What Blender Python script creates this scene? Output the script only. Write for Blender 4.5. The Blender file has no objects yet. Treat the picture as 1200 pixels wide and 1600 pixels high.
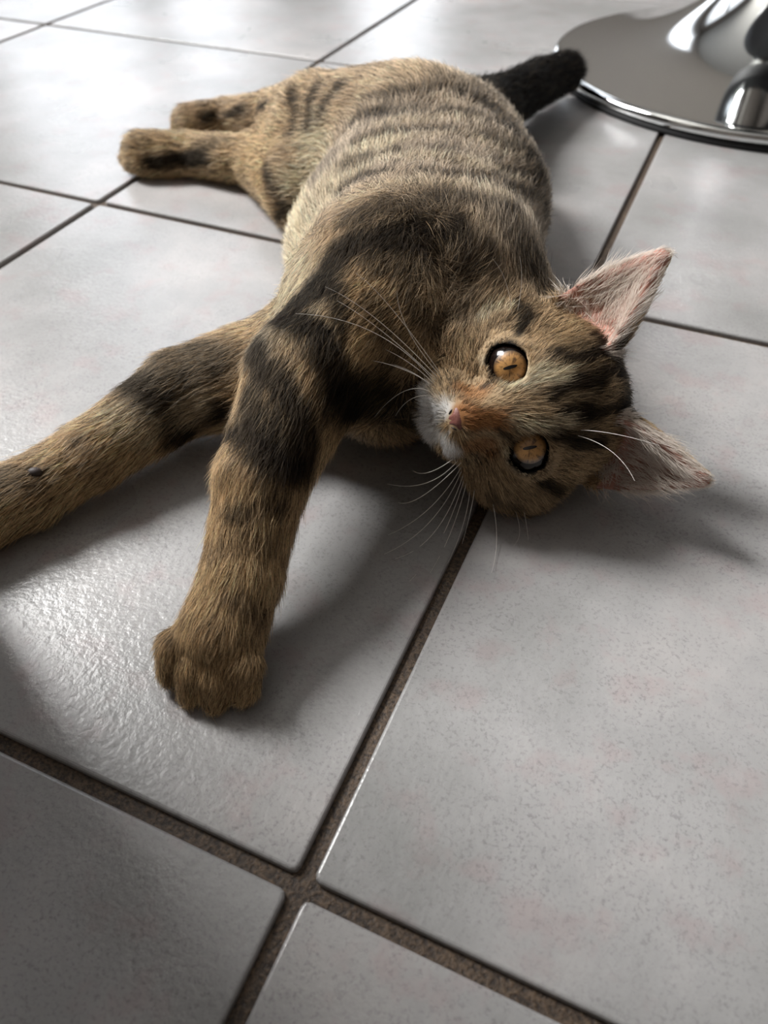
import bpy, bmesh, math
import numpy as np
from mathutils import Matrix, Vector
from mathutils.bvhtree import BVHTree

rng = np.random.default_rng(7)
scene = bpy.context.scene
COL = scene.collection

# ------------------------------------------------------------------ camera
F_PX, W_PX, H_PX = 1178.32, 1200, 1600
CAM_C = np.array([0.051572, -0.054633, 0.228870])


def cam_rot(yaw, pitch, roll):
    cz, sz, cx, sx, cr, sr = (math.cos(yaw), math.sin(yaw), math.cos(pitch), math.sin(pitch), math.cos(roll), math.sin(roll))
    return (np.array([[cz, -sz, 0], [sz, cz, 0], [0, 0, 1]]) @ np.array([[1, 0, 0], [0, cx, -sx], [0, sx, cx]])
            @ np.array([[cr, -sr, 0], [sr, cr, 0], [0, 0, 1]]))


CAM_R = cam_rot(0.419014, 0.758746, -0.009376)
cam_data = bpy.data.cameras.new('camera')
cam_data.sensor_fit = 'VERTICAL'
cam_data.sensor_height = 36.0
cam_data.lens = F_PX / H_PX * 36.0
cam_data.clip_start = 0.01
cam_data.clip_end = 60
cam_data.dof.use_dof = True
cam_data.dof.focus_distance = 0.275
cam_data.dof.aperture_fstop = 11.0
cam = bpy.data.objects.new('camera', cam_data)
COL.objects.link(cam)
M4 = np.eye(4)
M4[:3, :3] = CAM_R
M4[:3, 3] = CAM_C
cam.matrix_world = Matrix(M4.tolist())
scene.camera = cam

# ------------------------------------------------------------------ world, daylight, exposure
world = bpy.data.worlds.new('world')
scene.world = world
world.use_nodes = True
wn = world.node_tree.nodes['Background']
wn.inputs['Color'].default_value = (0.80, 0.88, 1.0, 1)
wn.inputs['Strength'].default_value = 1.0

WX = -1.45                       # inner face of the window wall
BY = 2.68                        # inner face of the back wall
# wall, range along the wall, z range, daylight watts
WINDOWS = [('left', (0.14, 0.76), (1.00, 2.30), 80.0), ('left', (1.25, 2.55), (0.08, 2.25), 3.8), ('back', (-1.32, -0.92), (0.12, 2.25), 2.0)]
for side, wr, wz, watts in WINDOWS:
    sun = bpy.data.lights.new('window_daylight', 'AREA')
    sun.shape = 'RECTANGLE'
    sun.size = wr[1] - wr[0]
    sun.size_y = wz[1] - wz[0]
    sun.energy = watts
    sun.color = (1.0, 0.985, 0.965)
    sun_o = bpy.data.objects.new('window_daylight', sun)
    COL.objects.link(sun_o)
    m_ = np.eye(4)
    if side == 'left':               # lamp looks along +X into the room
        m_[:3, 0], m_[:3, 1], m_[:3, 2] = (0, -1, 0), (0, 0, 1), (-1, 0, 0)
        m_[:3, 3] = (WX - 0.10, sum(wr) / 2, sum(wz) / 2)
    else:                            # along -Y
        m_[:3, 0], m_[:3, 1], m_[:3, 2] = (-1, 0, 0), (0, 0, 1), (0, 1, 0)
        m_[:3, 3] = (sum(wr) / 2, BY + 0.10, sum(wz) / 2)
    sun_o.matrix_world = Matrix(m_.tolist())

vs = scene.view_settings
vs.view_transform = 'Standard'
vs.look = 'None'
vs.exposure = 1.13
vs.gamma = 1.0
vs.use_curve_mapping = False


# ------------------------------------------------------------------ helpers
def srgb(r, g, b):
    def f(c):
        c /= 255.0
        return c / 12.92 if c <= 0.04045 else ((c + 0.055) / 1.055) ** 2.4
    return (f(r), f(g), f(b), 1.0)


def new_mat(name):
    m = bpy.data.materials.new(name)
    m.use_nodes = True
    nt = m.node_tree
    return m, nt, nt.nodes['Principled BSDF']


def plain(name, col, rough=0.5, metal=0.0, spec=0.5):
    m, nt, b = new_mat(name)
    b.inputs['Base Color'].default_value = col
    b.inputs['Roughness'].default_value = rough
    b.inputs['Metallic'].default_value = metal
    b.inputs['Specular IOR Level'].default_value = spec
    return m


def link_obj(name, data, parent=None, **props):
    o = bpy.data.objects.new(name, data)
    COL.objects.link(o)
    if parent is not None:
        o.parent = parent
    for k, v in props.items():
        o[k] = v
    return o


def mesh_from(name, verts, faces, mat=None, smooth=False):
    me = bpy.data.meshes.new(name)
    me.from_pydata([tuple(map(float, v)) for v in verts], [], faces)
    me.update()
    if smooth:
        me.polygons.foreach_set('use_smooth', [True] * len(me.polygons))
    if mat:
        me.materials.append(mat)
    return me


def box_mesh(name, lo, hi, mat, bevel=0.0, seg=2):
    bm = bmesh.new()
    bmesh.ops.create_cube(bm, size=1.0)
    for v in bm.verts:
        v.co = Vector([(lo[i] + hi[i]) / 2 + v.co[i] * (hi[i] - lo[i]) for i in range(3)])
    if bevel:
        bmesh.ops.bevel(bm, geom=list(bm.edges), offset=bevel, segments=seg, affect='EDGES', profile=0.5)
    me = bpy.data.meshes.new(name)
    bm.to_mesh(me)
    bm.free()
    me.materials.append(mat)
    return me


def lathe(name, prof, n, mat, smooth=True):
    verts, faces = [], []
    m = len(prof)
    for i in range(n):
        a = 2 * math.pi * i / n
        for r, z in prof:
            verts.append((r * math.cos(a), r * math.sin(a), z))
    for i in range(n):
        j = (i + 1) % n
        for k in range(m - 1):
            faces.append((i * m + k, j * m + k, j * m + k + 1, i * m + k + 1))
    return mesh_from(name, verts, faces, mat, smooth)


def pix(u, v, z):
    """point of the room at height z that the photograph shows at (u, v)"""
    d = CAM_R @ np.array([(u - 600) / F_PX, -(v - 800) / F_PX, -1.0])
    return CAM_C + d * ((z - CAM_C[2]) / d[2])


# ------------------------------------------------------------------ room shell
S = 0.335
GROUT = 0.0052
TX = range(-5, 5)
TY = range(-3, 8)
X0, X1 = TX[0] * S, (TX[-1] + 1) * S
Y0, Y1 = TY[0] * S, (TY[-1] + 1) * S


def tile_material():
    m, nt, b = new_mat('glazed_grey_tile')
    N, L = nt.nodes, nt.links
    tc = N.new('ShaderNodeTexCoord')
    oi = N.new('ShaderNodeObjectInfo')
    off = N.new('ShaderNodeVectorMath'); off.operation = 'SCALE'
    off.inputs[0].default_value = (7.3, 3.1, 5.7)
    L.new(oi.outputs['Random'], off.inputs['Scale'])
    add = N.new('ShaderNodeVectorMath'); add.operation = 'ADD'
    L.new(tc.outputs['Object'], add.inputs[0]); L.new(off.outputs[0], add.inputs[1])

    def noise(scale, detail, rough=0.55):
        n = N.new('ShaderNodeTexNoise')
        n.inputs['Scale'].default_value = scale
        n.inputs['Detail'].default_value = detail
        n.inputs['Roughness'].default_value = rough
        L.new(add.outputs[0], n.inputs['Vector'])
        return n

    def ramp(src, stops):
        r = N.new('ShaderNodeValToRGB')
        el = r.color_ramp.elements
        while len(el) < len(stops):
            el.new(0.5)
        for e, (p, c) in zip(el, stops):
            e.position = p; e.color = c
        L.new(src, r.inputs[0])
        return r

    base = ramp(noise(9, 5, 0.65).outputs[0], [(0.34, srgb(141, 141, 140)), (0.52, srgb(158, 157, 157)), (0.68, srgb(174, 171, 170))])
    pink = ramp(noise(48, 4, 0.6).outputs[0], [(0.54, (0, 0, 0, 1)), (0.66, (1, 1, 1, 1))])
    mix1 = N.new('ShaderNodeMix'); mix1.data_type = 'RGBA'; mix1.blend_type = 'MULTIPLY'
    mp = N.new('ShaderNodeMath'); mp.operation = 'MULTIPLY'; mp.inputs[1].default_value = 0.8
    L.new(pink.outputs[0], mp.inputs[0]); L.new(mp.outputs[0], mix1.inputs[0])
    L.new(base.outputs[0], mix1.inputs[6]); mix1.inputs[7].default_value = (1.0, 0.90, 0.90, 1)
    sp = ramp(noise(760, 3, 0.7).outputs[0], [(0.52, (0, 0, 0, 1)), (0.68, (1, 1, 1, 1))])
    spm = ramp(noise(14, 4, 0.7).outputs[0], [(0.30, (0.1, 0.1, 0.1, 1)), (0.58, (1, 1, 1, 1))])
    spx = N.new('ShaderNodeMath'); spx.operation = 'MULTIPLY'
    L.new(sp.outputs[0], spx.inputs[0]); L.new(spm.outputs[0], spx.inputs[1])
    spy = N.new('ShaderNodeMath'); spy.operation = 'MULTIPLY'; spy.inputs[1].default_value = 0.5
    L.new(spx.outputs[0], spy.inputs[0])
    mix2 = N.new('ShaderNodeMix'); mix2.data_type = 'RGBA'
    L.new(spy.outputs[0], mix2.inputs[0]); L.new(mix1.outputs[2], mix2.inputs[6])
    mix2.inputs[7].default_value = srgb(98, 96, 96)
    L.new(mix2.outputs[2], b.inputs['Base Color'])
    rr = N.new('ShaderNodeMapRange')
    rr.inputs['To Min'].default_value = 0.24; rr.inputs['To Max'].default_value = 0.33
    L.new(noise(12, 3).outputs[0], rr.inputs[0]); L.new(rr.outputs[0], b.inputs['Roughness'])
    b.inputs['Specular IOR Level'].default_value = 0.5
    bn = noise(420, 2, 0.5)
    bp = N.new('ShaderNodeBump'); bp.inputs['Strength'].default_value = 0.30; bp.inputs['Distance'].default_value = 0.0006
    L.new(bn.outputs[0], bp.inputs['Height']); L.new(bp.outputs[0], b.inputs['Normal'])
    return m


def grout_material():
    m, nt, b = new_mat('brown_sanded_grout')
    N, L = nt.nodes, nt.links
    tc = N.new('ShaderNodeTexCoord')
    n1 = N.new('ShaderNodeTexNoise'); n1.inputs['Scale'].default_value = 900; n1.inputs['Detail'].default_value = 3
    n2 = N.new('ShaderNodeTexNoise'); n2.inputs['Scale'].default_value = 30; n2.inputs['Detail'].default_value = 3
    L.new(tc.outputs['Object'], n1.inputs['Vector']); L.new(tc.outputs['Object'], n2.inputs['Vector'])
    r = N.new('ShaderNodeValToRGB')
    r.color_ramp.elements[0].position = 0.35; r.color_ramp.elements[0].color = srgb(46, 36, 29)
    r.color_ramp.elements[1].position = 0.70; r.color_ramp.elements[1].color = srgb(104, 86, 68)
    L.new(n1.outputs[0], r.inputs[0])
    mx = N.new('ShaderNodeMix'); mx.data_type = 'RGBA'; mx.blend_type = 'MULTIPLY'; mx.inputs[0].default_value = 0.5
    L.new(r.outputs[0], mx.inputs[6])
    r2 = N.new('ShaderNodeValToRGB')
    r2.color_ramp.elements[0].position = 0.35; r2.color_ramp.elements[0].color = (0.6, 0.55, 0.5, 1)
    r2.color_ramp.elements[1].position = 0.65; r2.color_ramp.elements[1].color = (1, 1, 1, 1)
    L.new(n2.outputs[0], r2.inputs[0]); L.new(r2.outputs[0], mx.inputs[7])
    L.new(mx.outputs[2], b.inputs['Base Color'])
    b.inputs['Roughness'].default_value = 0.62
    bp = N.new('ShaderNodeBump'); bp.inputs['Strength'].default_value = 0.8; bp.inputs['Distance'].default_value = 0.0007
    L.new(n1.outputs[0], bp.inputs['Height']); L.new(bp.outputs[0], b.inputs['Normal'])
    return m


MAT_TILE, MAT_GROUT = tile_material(), grout_material()
floor = link_obj('floor', box_mesh('floor', (X0, Y0, -0.06), (X1, Y1, -0.0028), MAT_GROUT), kind='structure',
                 label='square grey ceramic floor tiles with dark brown grout joints')
h = (S - GROUT) / 2
bm = bmesh.new()
bmesh.ops.create_cube(bm, size=1.0)
for v in bm.verts:
    v.co = Vector((v.co.x * 2 * h, v.co.y * 2 * h, v.co.z * 0.008 - 0.004))
bmesh.ops.bevel(bm, geom=[e for e in bm.edges if abs(e.verts[0].co.z - e.verts[1].co.z) > 1e-5], offset=0.0022, segments=2, affect='EDGES', profile=0.5)
bmesh.ops.bevel(bm, geom=[e for e in bm.edges if e.verts[0].co.z > -1e-5 and e.verts[1].co.z > -1e-5], offset=0.0012, segments=3, affect='EDGES', profile=0.5)
tile_me = bpy.data.meshes.new('tile')
bm.to_mesh(tile_me); bm.free()
tile_me.materials.append(MAT_TILE)
for i in TX:
    for j in TY:
        t = link_obj('tile', tile_me, floor)
        t.location = ((i + 0.5) * S, (j + 0.5) * S, (rng.random() - 0.5) * 0.0003)

MAT_WALL = plain('painted_wall', srgb(122, 116, 109), 0.8)
MAT_CEIL = plain('white_ceiling', srgb(140, 138, 134), 0.9)
MAT_DARKWALL = plain('dark_panelled_wall', srgb(74, 67, 62), 0.7)
MAT_FRAME = plain('white_window_frame', srgb(225, 226, 228), 0.4)
HC = 2.5


def struct(name, lo, hi, mat, **kw):
    return link_obj(name, box_mesh(name, lo, hi, mat), kind='structure', **kw)


def multi_box(name, boxes, mat):
    bm = bmesh.new()
    for lo, hi in boxes:
        g = bmesh.ops.create_cube(bm, size=1.0)['verts']
        for v in g:
            v.co = Vector([(lo[i] + hi[i]) / 2 + v.co[i] * (hi[i] - lo[i]) for i in range(3)])
    me = bpy.data.meshes.new(name)
    bm.to_mesh(me); bm.free()
    me.materials.append(mat)
    return me




def wall_with_windows(name, side, a0, a1):
    """wall boxes that leave the window openings free"""
    bx, a_ = [], a0
    for sd_, wr, wz, _w in [w for w in WINDOWS if w[0] == side]:
        bx += [((a_, 0), (wr[0], HC)), ((wr[0], 0), (wr[1], wz[0])), ((wr[0], wz[1]), (wr[1], HC))]
        a_ = wr[1]
    bx.append(((a_, 0), (a1, HC)))
    if side == 'left':
        bs = [((WX - 0.2, p[0], p[1]), (WX, q[0], q[1])) for p, q in bx]
    else:
        bs = [((p[0], BY, p[1]), (q[0], BY + 0.2, q[1])) for p, q in bx]
    return link_obj(name, multi_box(name, bs, MAT_WALL), kind='structure')


wall_with_windows('wall_left', 'left', Y0, BY)
wall_with_windows('wall_back', 'back', WX - 0.2, X1)
struct('wall_right', (X1, Y0, 0), (X1 + 0.2, BY, HC), MAT_DARKWALL)
struct('wall_front', (X0, Y0 - 0.2, 0), (X1, Y0, HC), MAT_DARKWALL)
struct('added_shade_pier', (-0.44, -0.06, 0), (-0.26, 0.090, HC), MAT_WALL)      # unseen square pier, added to shade the near left floor
struct('ceiling', (X0, Y0, HC), (X1, BY, HC + 0.2), MAT_CEIL)
for wi, (side, wr, wz, _w) in enumerate(WINDOWS):
    win = bpy.data.objects.new('window_%d' % (wi + 1), None); COL.objects.link(win); win['kind'] = 'structure'
    ww, wh = wr[1] - wr[0], wz[1] - wz[0]
    if side == 'left':
        win.location = (WX - 0.05, wr[0], wz[0])
    else:
        win.location = (wr[1], BY + 0.05, wz[0]); win.rotation_euler = (0, 0, math.pi / 2)
    fr = [((-.03, 0, 0), (.03, .05, wh)), ((-.03, ww - .05, 0), (.03, ww, wh)), ((-.03, .05, 0), (.03, ww - .05, .06)),
          ((-.03, .05, wh - .05), (.03, ww - .05, wh))]
    if ww > 1:
        fr.append(((-.03, ww / 2 - .04, .06), (.03, ww / 2 + .04, wh - .05)))
    link_obj('window_frame', multi_box('window_frame', fr, MAT_FRAME), win)

# ------------------------------------------------------------------ bar stool
def chrome_material():
    m, nt, b = new_mat('polished_chrome')
    b.inputs['Base Color'].default_value = (0.78, 0.80, 0.80, 1)
    b.inputs['Metallic'].default_value = 1.0
    N, L = nt.nodes, nt.links
    tc = N.new('ShaderNodeTexCoord')
    n = N.new('ShaderNodeTexNoise'); n.inputs['Scale'].default_value = 40; n.inputs['Detail'].default_value = 4
    L.new(tc.outputs['Object'], n.inputs['Vector'])
    r = N.new('ShaderNodeMapRange'); r.inputs['To Min'].default_value = 0.03; r.inputs['To Max'].default_value = 0.10
    L.new(n.outputs[0], r.inputs[0]); L.new(r.outputs[0], b.inputs['Roughness'])
    return m


MAT_CHROME = chrome_material()
MAT_RUBBER = plain('black_rubber', srgb(22, 22, 24), 0.7)
MAT_SEAT = plain('black_leatherette', srgb(28, 27, 30), 0.45)
RB = 0.19
stool = link_obj('bar_stool', None, label='bar stool with round polished chrome trumpet base on the tiles behind the cat', category='stool')
stool.location = (0.0600, 0.7880, 0)
link_obj('floor_ring', lathe('floor_ring', [(RB - 0.03, 0.0002), (RB - 0.001, 0.0002), (RB, 0.002), (RB - 0.001, 0.005), (RB - 0.03, 0.005)], 96, MAT_RUBBER), stool)
prof = [(RB - 0.004, 0.0045), (RB, 0.006), (RB + 0.0012, 0.009), (RB - 0.0005, 0.0122), (RB - 0.004, 0.0135), (RB - 0.010, 0.0145)]
for k in range(1, 25):
    t = k / 24
    r_ = (RB - 0.010) * (1 - t) + 0.031 * t
    q = (RB - 0.010 - r_) / (RB - 0.041)
    prof.append((r_, 0.0145 + 0.026 * q + 0.050 * q ** 3.2))
prof += [(0.0295, 0.105), (0.0285, 0.125), (0.028, 0.14)]
link_obj('base', lathe('base', prof, 128, MAT_CHROME), stool, label='polished chrome trumpet base')
link_obj('collar', lathe('collar', [(0.028, 0.138), (0.033, 0.139), (0.034, 0.142), (0.034, 0.165), (0.032, 0.168), (0.026, 0.168)], 64, MAT_RUBBER), stool)
link_obj('column', lathe('column', [(0.026, 0.16), (0.026, 0.42), (0.018, 0.424), (0.018, 0.60)], 64, MAT_CHROME), stool)
link_obj('seat', lathe('seat', [(0.0, 0.60), (0.10, 0.60), (0.175, 0.615), (0.188, 0.64), (0.18, 0.668), (0.14, 0.682), (0.0, 0.685)], 64, MAT_SEAT), stool)

# ------------------------------------------------------------------ cat: skeleton and flesh
HEAD_R = np.array([[-0.451631, -0.186350, 0.872527], [0.507620, -0.857903, 0.079524], [0.733725, 0.478827, 0.482050]])
HEAD_T = np.array([0.008572, 0.190881, 0.037116])


def hd(x, y, z):
    """head space in cm (x cat's right, y forward, z crown) to the room"""
    return HEAD_R @ (np.array([x, y, z]) / 100.0) + HEAD_T


PR = []          # flesh: dict(group, kind, ...)


def cone(g, a, b, ra, rb, k=0.012, flow=None):
    a, b = np.asarray(a, float), np.asarray(b, float)
    f = b - a if flow is None else np.asarray(flow, float)
    PR.append(dict(g=g, t='c', a=a, b=b, ra=ra, rb=rb, k=k, f=f / (np.linalg.norm(f) + 1e-9)))


def ell(g, c, r, M=None, k=0.012, flow=(0, 1, 0)):
    M = np.eye(3) if M is None else M
    f = np.asarray(flow, float)
    PR.append(dict(g=g, t='e', c=np.asarray(c, float), r=np.asarray(r, float), M=M, k=k, f=f / np.linalg.norm(f)))


def hell(g, c, r, k=0.006):
    ell(g, hd(*c), np.array(r) / 100.0, HEAD_R, k, -HEAD_R[:, 1])


def chain(g, pts, k=0.003):
    for (a, ra), (b, rb) in zip(pts[:-1], pts[1:]):
        cone(g, a, b, ra, rb, k)


def axes(yaw):
    c, s = math.cos(yaw), math.sin(yaw)
    return np.array([[c, -s, 0], [s, c, 0], [0, 0, 1.0]])


EYE_L = {1: (1.50, 1.90, 0.12), -1: (-1.66, 1.87, 0.24)}
# head
hell('head', (0, -0.4, 0.5), (3.25, 3.5, 3.0))
hell('head', (0, 1.0, 0.9), (2.3, 2.0, 1.9))
for s in (1, -1):
    hell('head', (2.06 * s, 0.3, -0.9), (2.15, 2.15, 2.0), 0.010)
cone('head', hd(0, 1.5, 0.25), hd(0, 3.38, -1.22), 0.0158, 0.0090, 0.008, -HEAD_R[:, 1])
for s in (1, -1):
    hell('head', (0.74 * s, 3.2, -2.0), (0.90, 0.88, 0.78), 0.005)
hell('head', (0, 2.75, -2.75), (0.8, 0.75, 0.6), 0.005)
for s in (1, -1):
    hell('head', (1.75 * s, 1.45, -1.55), (1.35, 1.3, 1.2), 0.010)
cone('head', hd(0, 0.4, -1.6), hd(0, 2.3, -2.3), 0.016, 0.009, 0.010, -HEAD_R[:, 1])
hell('head', (0, 3.85, -1.42), (0.55, 0.42, 0.42), 0.004)
for s in (1, -1):
    hell('head', EYE_L[s], (1.16, 1.16, 1.16), 0.005)
# torso
AX = axes(0.18)
tail_dir = (-0.2, 1, 0)
ell('torso', (-0.062, 0.252, 0.047), (0.050, 0.074, 0.047), AX, 0.02, tail_dir)
ell('torso', (-0.088, 0.325, 0.045), (0.062, 0.085, 0.045), AX, 0.02, tail_dir)
ell('torso', (-0.130, 0.312, 0.026), (0.033, 0.055, 0.027), AX, 0.02, tail_dir)
ell('torso', (-0.113, 0.395, 0.042), (0.054, 0.064, 0.042), AX, 0.02, tail_dir)
# neck and chest
cone('torso', hd(0, -1.7, -0.6), (-0.046, 0.243, 0.045), 0.029, 0.041, 0.012)
cone('torso', (-0.055, 0.190, 0.030), (-0.075, 0.215, 0.040), 0.024, 0.036, 0.015, tail_dir)
# upper (right) foreleg
chain('fore_r', [(pix(615, 455, 0.058), 0.033), (pix(480, 590, 0.058), 0.0215), (pix(412, 740, 0.046), 0.0150),
                 (pix(380, 890, 0.028), 0.0122), (pix(348, 985, 0.0175), 0.0135)])
# lower (left) foreleg
chain('fore_l', [(pix(440, 575, 0.030), 0.024), (pix(290, 612, 0.025), 0.0175), (pix(150, 705, 0.019), 0.0130), (pix(50, 765, 0.0155), 0.0122), (pix(-40, 805, 0.0145), 0.0132)])
# hind legs
chain('hind_l', [(pix(640, 250, 0.038), 0.038), (pix(480, 290, 0.026), 0.026), (pix(395, 250, 0.018), 0.0150), (pix(300, 240, 0.0145), 0.0125), (pix(225, 240, 0.0145), 0.0145)])
chain('hind_r', [(pix(640, 215, 0.060), 0.032), (pix(500, 190, 0.050), 0.027), (pix(430, 178, 0.030), 0.0150), (pix(360, 185, 0.018), 0.0125), (pix(300, 195, 0.016), 0.014)])
# tail
chain('tail', [(pix(735, 185, 0.040), 0.022), (pix(785, 160, 0.031), 0.0165), (pix(840, 130, 0.026), 0.0150), (pix(882, 112, 0.024), 0.0135)])


def paw(g, wrist, toe_end, up, w, spread, k=0.004):
    """metacarpus and four toes fanned between wrist and toe tips"""
    wrist, toe_end = np.asarray(wrist), np.asarray(toe_end)
    f = toe_end - wrist
    L_ = np.linalg.norm(f); f = f / L_
    up = np.asarray(up, float); up = up - f * (up @ f); up /= np.linalg.norm(up)
    sd_ = np.cross(f, up)
    for q, ln in ((-1.5, 0.80), (-0.5, 1.0), (0.5, 1.0), (1.5, 0.82)):
        a = wrist + f * L_ * 0.25 + sd_ * q * w * 0.55
        kn = wrist + f * L_ * (ln - 0.30) + sd_ * q * w * (1 + spread * 0.5) + up * 0.0030
        e = wrist + f * L_ * ln + sd_ * q * w * (1 + spread) - up * 0.0015
        cone(g, a, kn, 0.0072, 0.0056, k, f)
        cone(g, kn, e, 0.0058, 0.0050, 0.002, f)


paw('fore_r', pix(350, 965, 0.0190), pix(316, 1080, 0.0065), (0, -0.2, 1), 0.0076, 0.14, 0.003)
paw('fore_l', pix(-30, 802, 0.015), pix(-125, 845, 0.010), (0, 0, 1), 0.0075, 0.1)
paw('hind_l', pix(255, 240, 0.0145), pix(200, 240, 0.013), (0.3, -0.2, 1), 0.0062, 0.05)
paw('hind_r', pix(330, 190, 0.016), pix(280, 200, 0.013), (0.3, -0.2, 1), 0.0062, 0.05)

EARS = []
for s in (1, -1):
    b_, t_ = hd(2.35 * s, -0.7, 2.3), hd(4.12 * s, -0.75, 5.62)
    ez = t_ - b_; hl = np.linalg.norm(ez); ez /= hl
    op = HEAD_R @ np.array([0.40 * s, 0.90, 0.0]); op -= ez * (op @ ez); op /= np.linalg.norm(op)
    ex = np.cross(op, ez)
    EARS.append(dict(b=b_, t=t_, ez=ez, op=op, ex=ex, h=hl, g='ear_r' if s > 0 else 'ear_l'))


def ear_sdf(P, E):
    q = P - E['b']
    x, y, z = q @ E['ex'], q @ E['op'], q @ E['ez']
    t = np.clip(z / E['h'], 0, 1)

    def cn(y, r0, r1):
        rad = r0 + (r1 - r0) * t ** 1.25
        return np.sqrt(x * x + (y * 1.35) ** 2 + (z - t * E['h']) ** 2) - rad
    outer = cn(y, 0.0184, 0.0042)
    inner = cn(y - 0.0062 - 0.002 * (1 - t), 0.0176, 0.0034)
    return np.maximum(outer, -inner) * 0.85


def prim_sdf(P, p):
    if p['t'] == 'c':
        ba = p['b'] - p['a']
        pa = P - p['a']
        t = np.clip(pa @ ba / (ba @ ba + 1e-12), 0, 1)
        return np.linalg.norm(pa - t[:, None] * ba, axis=1) - (p['ra'] + (p['rb'] - p['ra']) * t)
    q = (P - p['c']) @ p['M']
    k0 = np.linalg.norm(q / p['r'], axis=1)
    k1 = np.linalg.norm(q / p['r'] ** 2, axis=1) + 1e-9
    return k0 * (k0 - 1) / k1


def smin(a, b, k):
    hh = np.maximum(k - np.abs(a - b), 0) / k
    return np.minimum(a, b) - hh * hh * k * 0.25


def carve(P, d):
    """eye openings and mouth line in head space"""
    H = (P - HEAD_T) @ HEAD_R * 100.0
    for s in (1, -1):
        c = np.array(EYE_L[s])
        gz = HEAD_R.T @ (CAM_C - hd(*EYE_L[s])); gz /= np.linalg.norm(gz)
        g = 0.72 * gz + 0.28 * np.array([0.26 * s, 0.96, 0.05]); g /= np.linalg.norm(g)
        ux = np.cross(g, [0, 0, 1.0]); ux /= np.linalg.norm(ux); uz = np.cross(ux, g)
        q = H - c
        a, b_, z_ = q @ ux, q @ uz, q @ g
        tilt = -0.35 * s
        a2, b2 = a * math.cos(tilt) + b_ * math.sin(tilt), -a * math.sin(tilt) + b_ * math.cos(tilt)
        rr = np.sqrt((a2 / 0.82) ** 2 + (b2 / 0.75) ** 2)
        ap = np.maximum((rr - 1) * 0.78, 0.35 - z_) * 0.01
        d = np.maximum(d, -ap)
        ball = (np.linalg.norm(q, axis=1) - 1.04) * 0.01
        d = np.maximum(d, -ball)
    # mouth: philtrum and lip line
    z0 = np.abs(H[:, 0])
    lip = np.sqrt((H[:, 2] + 2.42 - 0.12 * z0 + 0.10 * z0 ** 2) ** 2 + np.maximum(3.35 - 0.35 * z0 ** 2 - H[:, 1], 0) ** 2 * 0.02)
    m = np.maximum(lip * 0.01 - 0.0006, (2.6 - H[:, 1]) * 0.01)
    m = np.maximum(m, (z0 - 1.3) * 0.01)
    return np.maximum(d, -m)


GROUPS = ['torso', 'head', 'fore_r', 'fore_l', 'hind_l', 'hind_r', 'tail']


def full_sdf(P, cull=None):
    gd = {}
    for i, p in enumerate(PR):
        if cull is not None and not cull[i]:
            continue
        d = prim_sdf(P, p)
        gd[p['g']] = d if p['g'] not in gd else smin(gd[p['g']], d, p['k'])
    d = None
    for g in GROUPS:
        if g in gd:
            d = gd[g] if d is None else smin(d, gd[g], {'head': 0.012, 'fore_r': 0.030, 'hind_r': 0.025, 'hind_l': 0.025}.get(g, 0.014))
    if d is None:
        d = np.full(len(P), 0.05)
    for E in EARS:
        d = smin(d, ear_sdf(P, E), 0.004)
    d = carve(P, d)
    return np.maximum(d, 0.0008 - P[:, 2])


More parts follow.
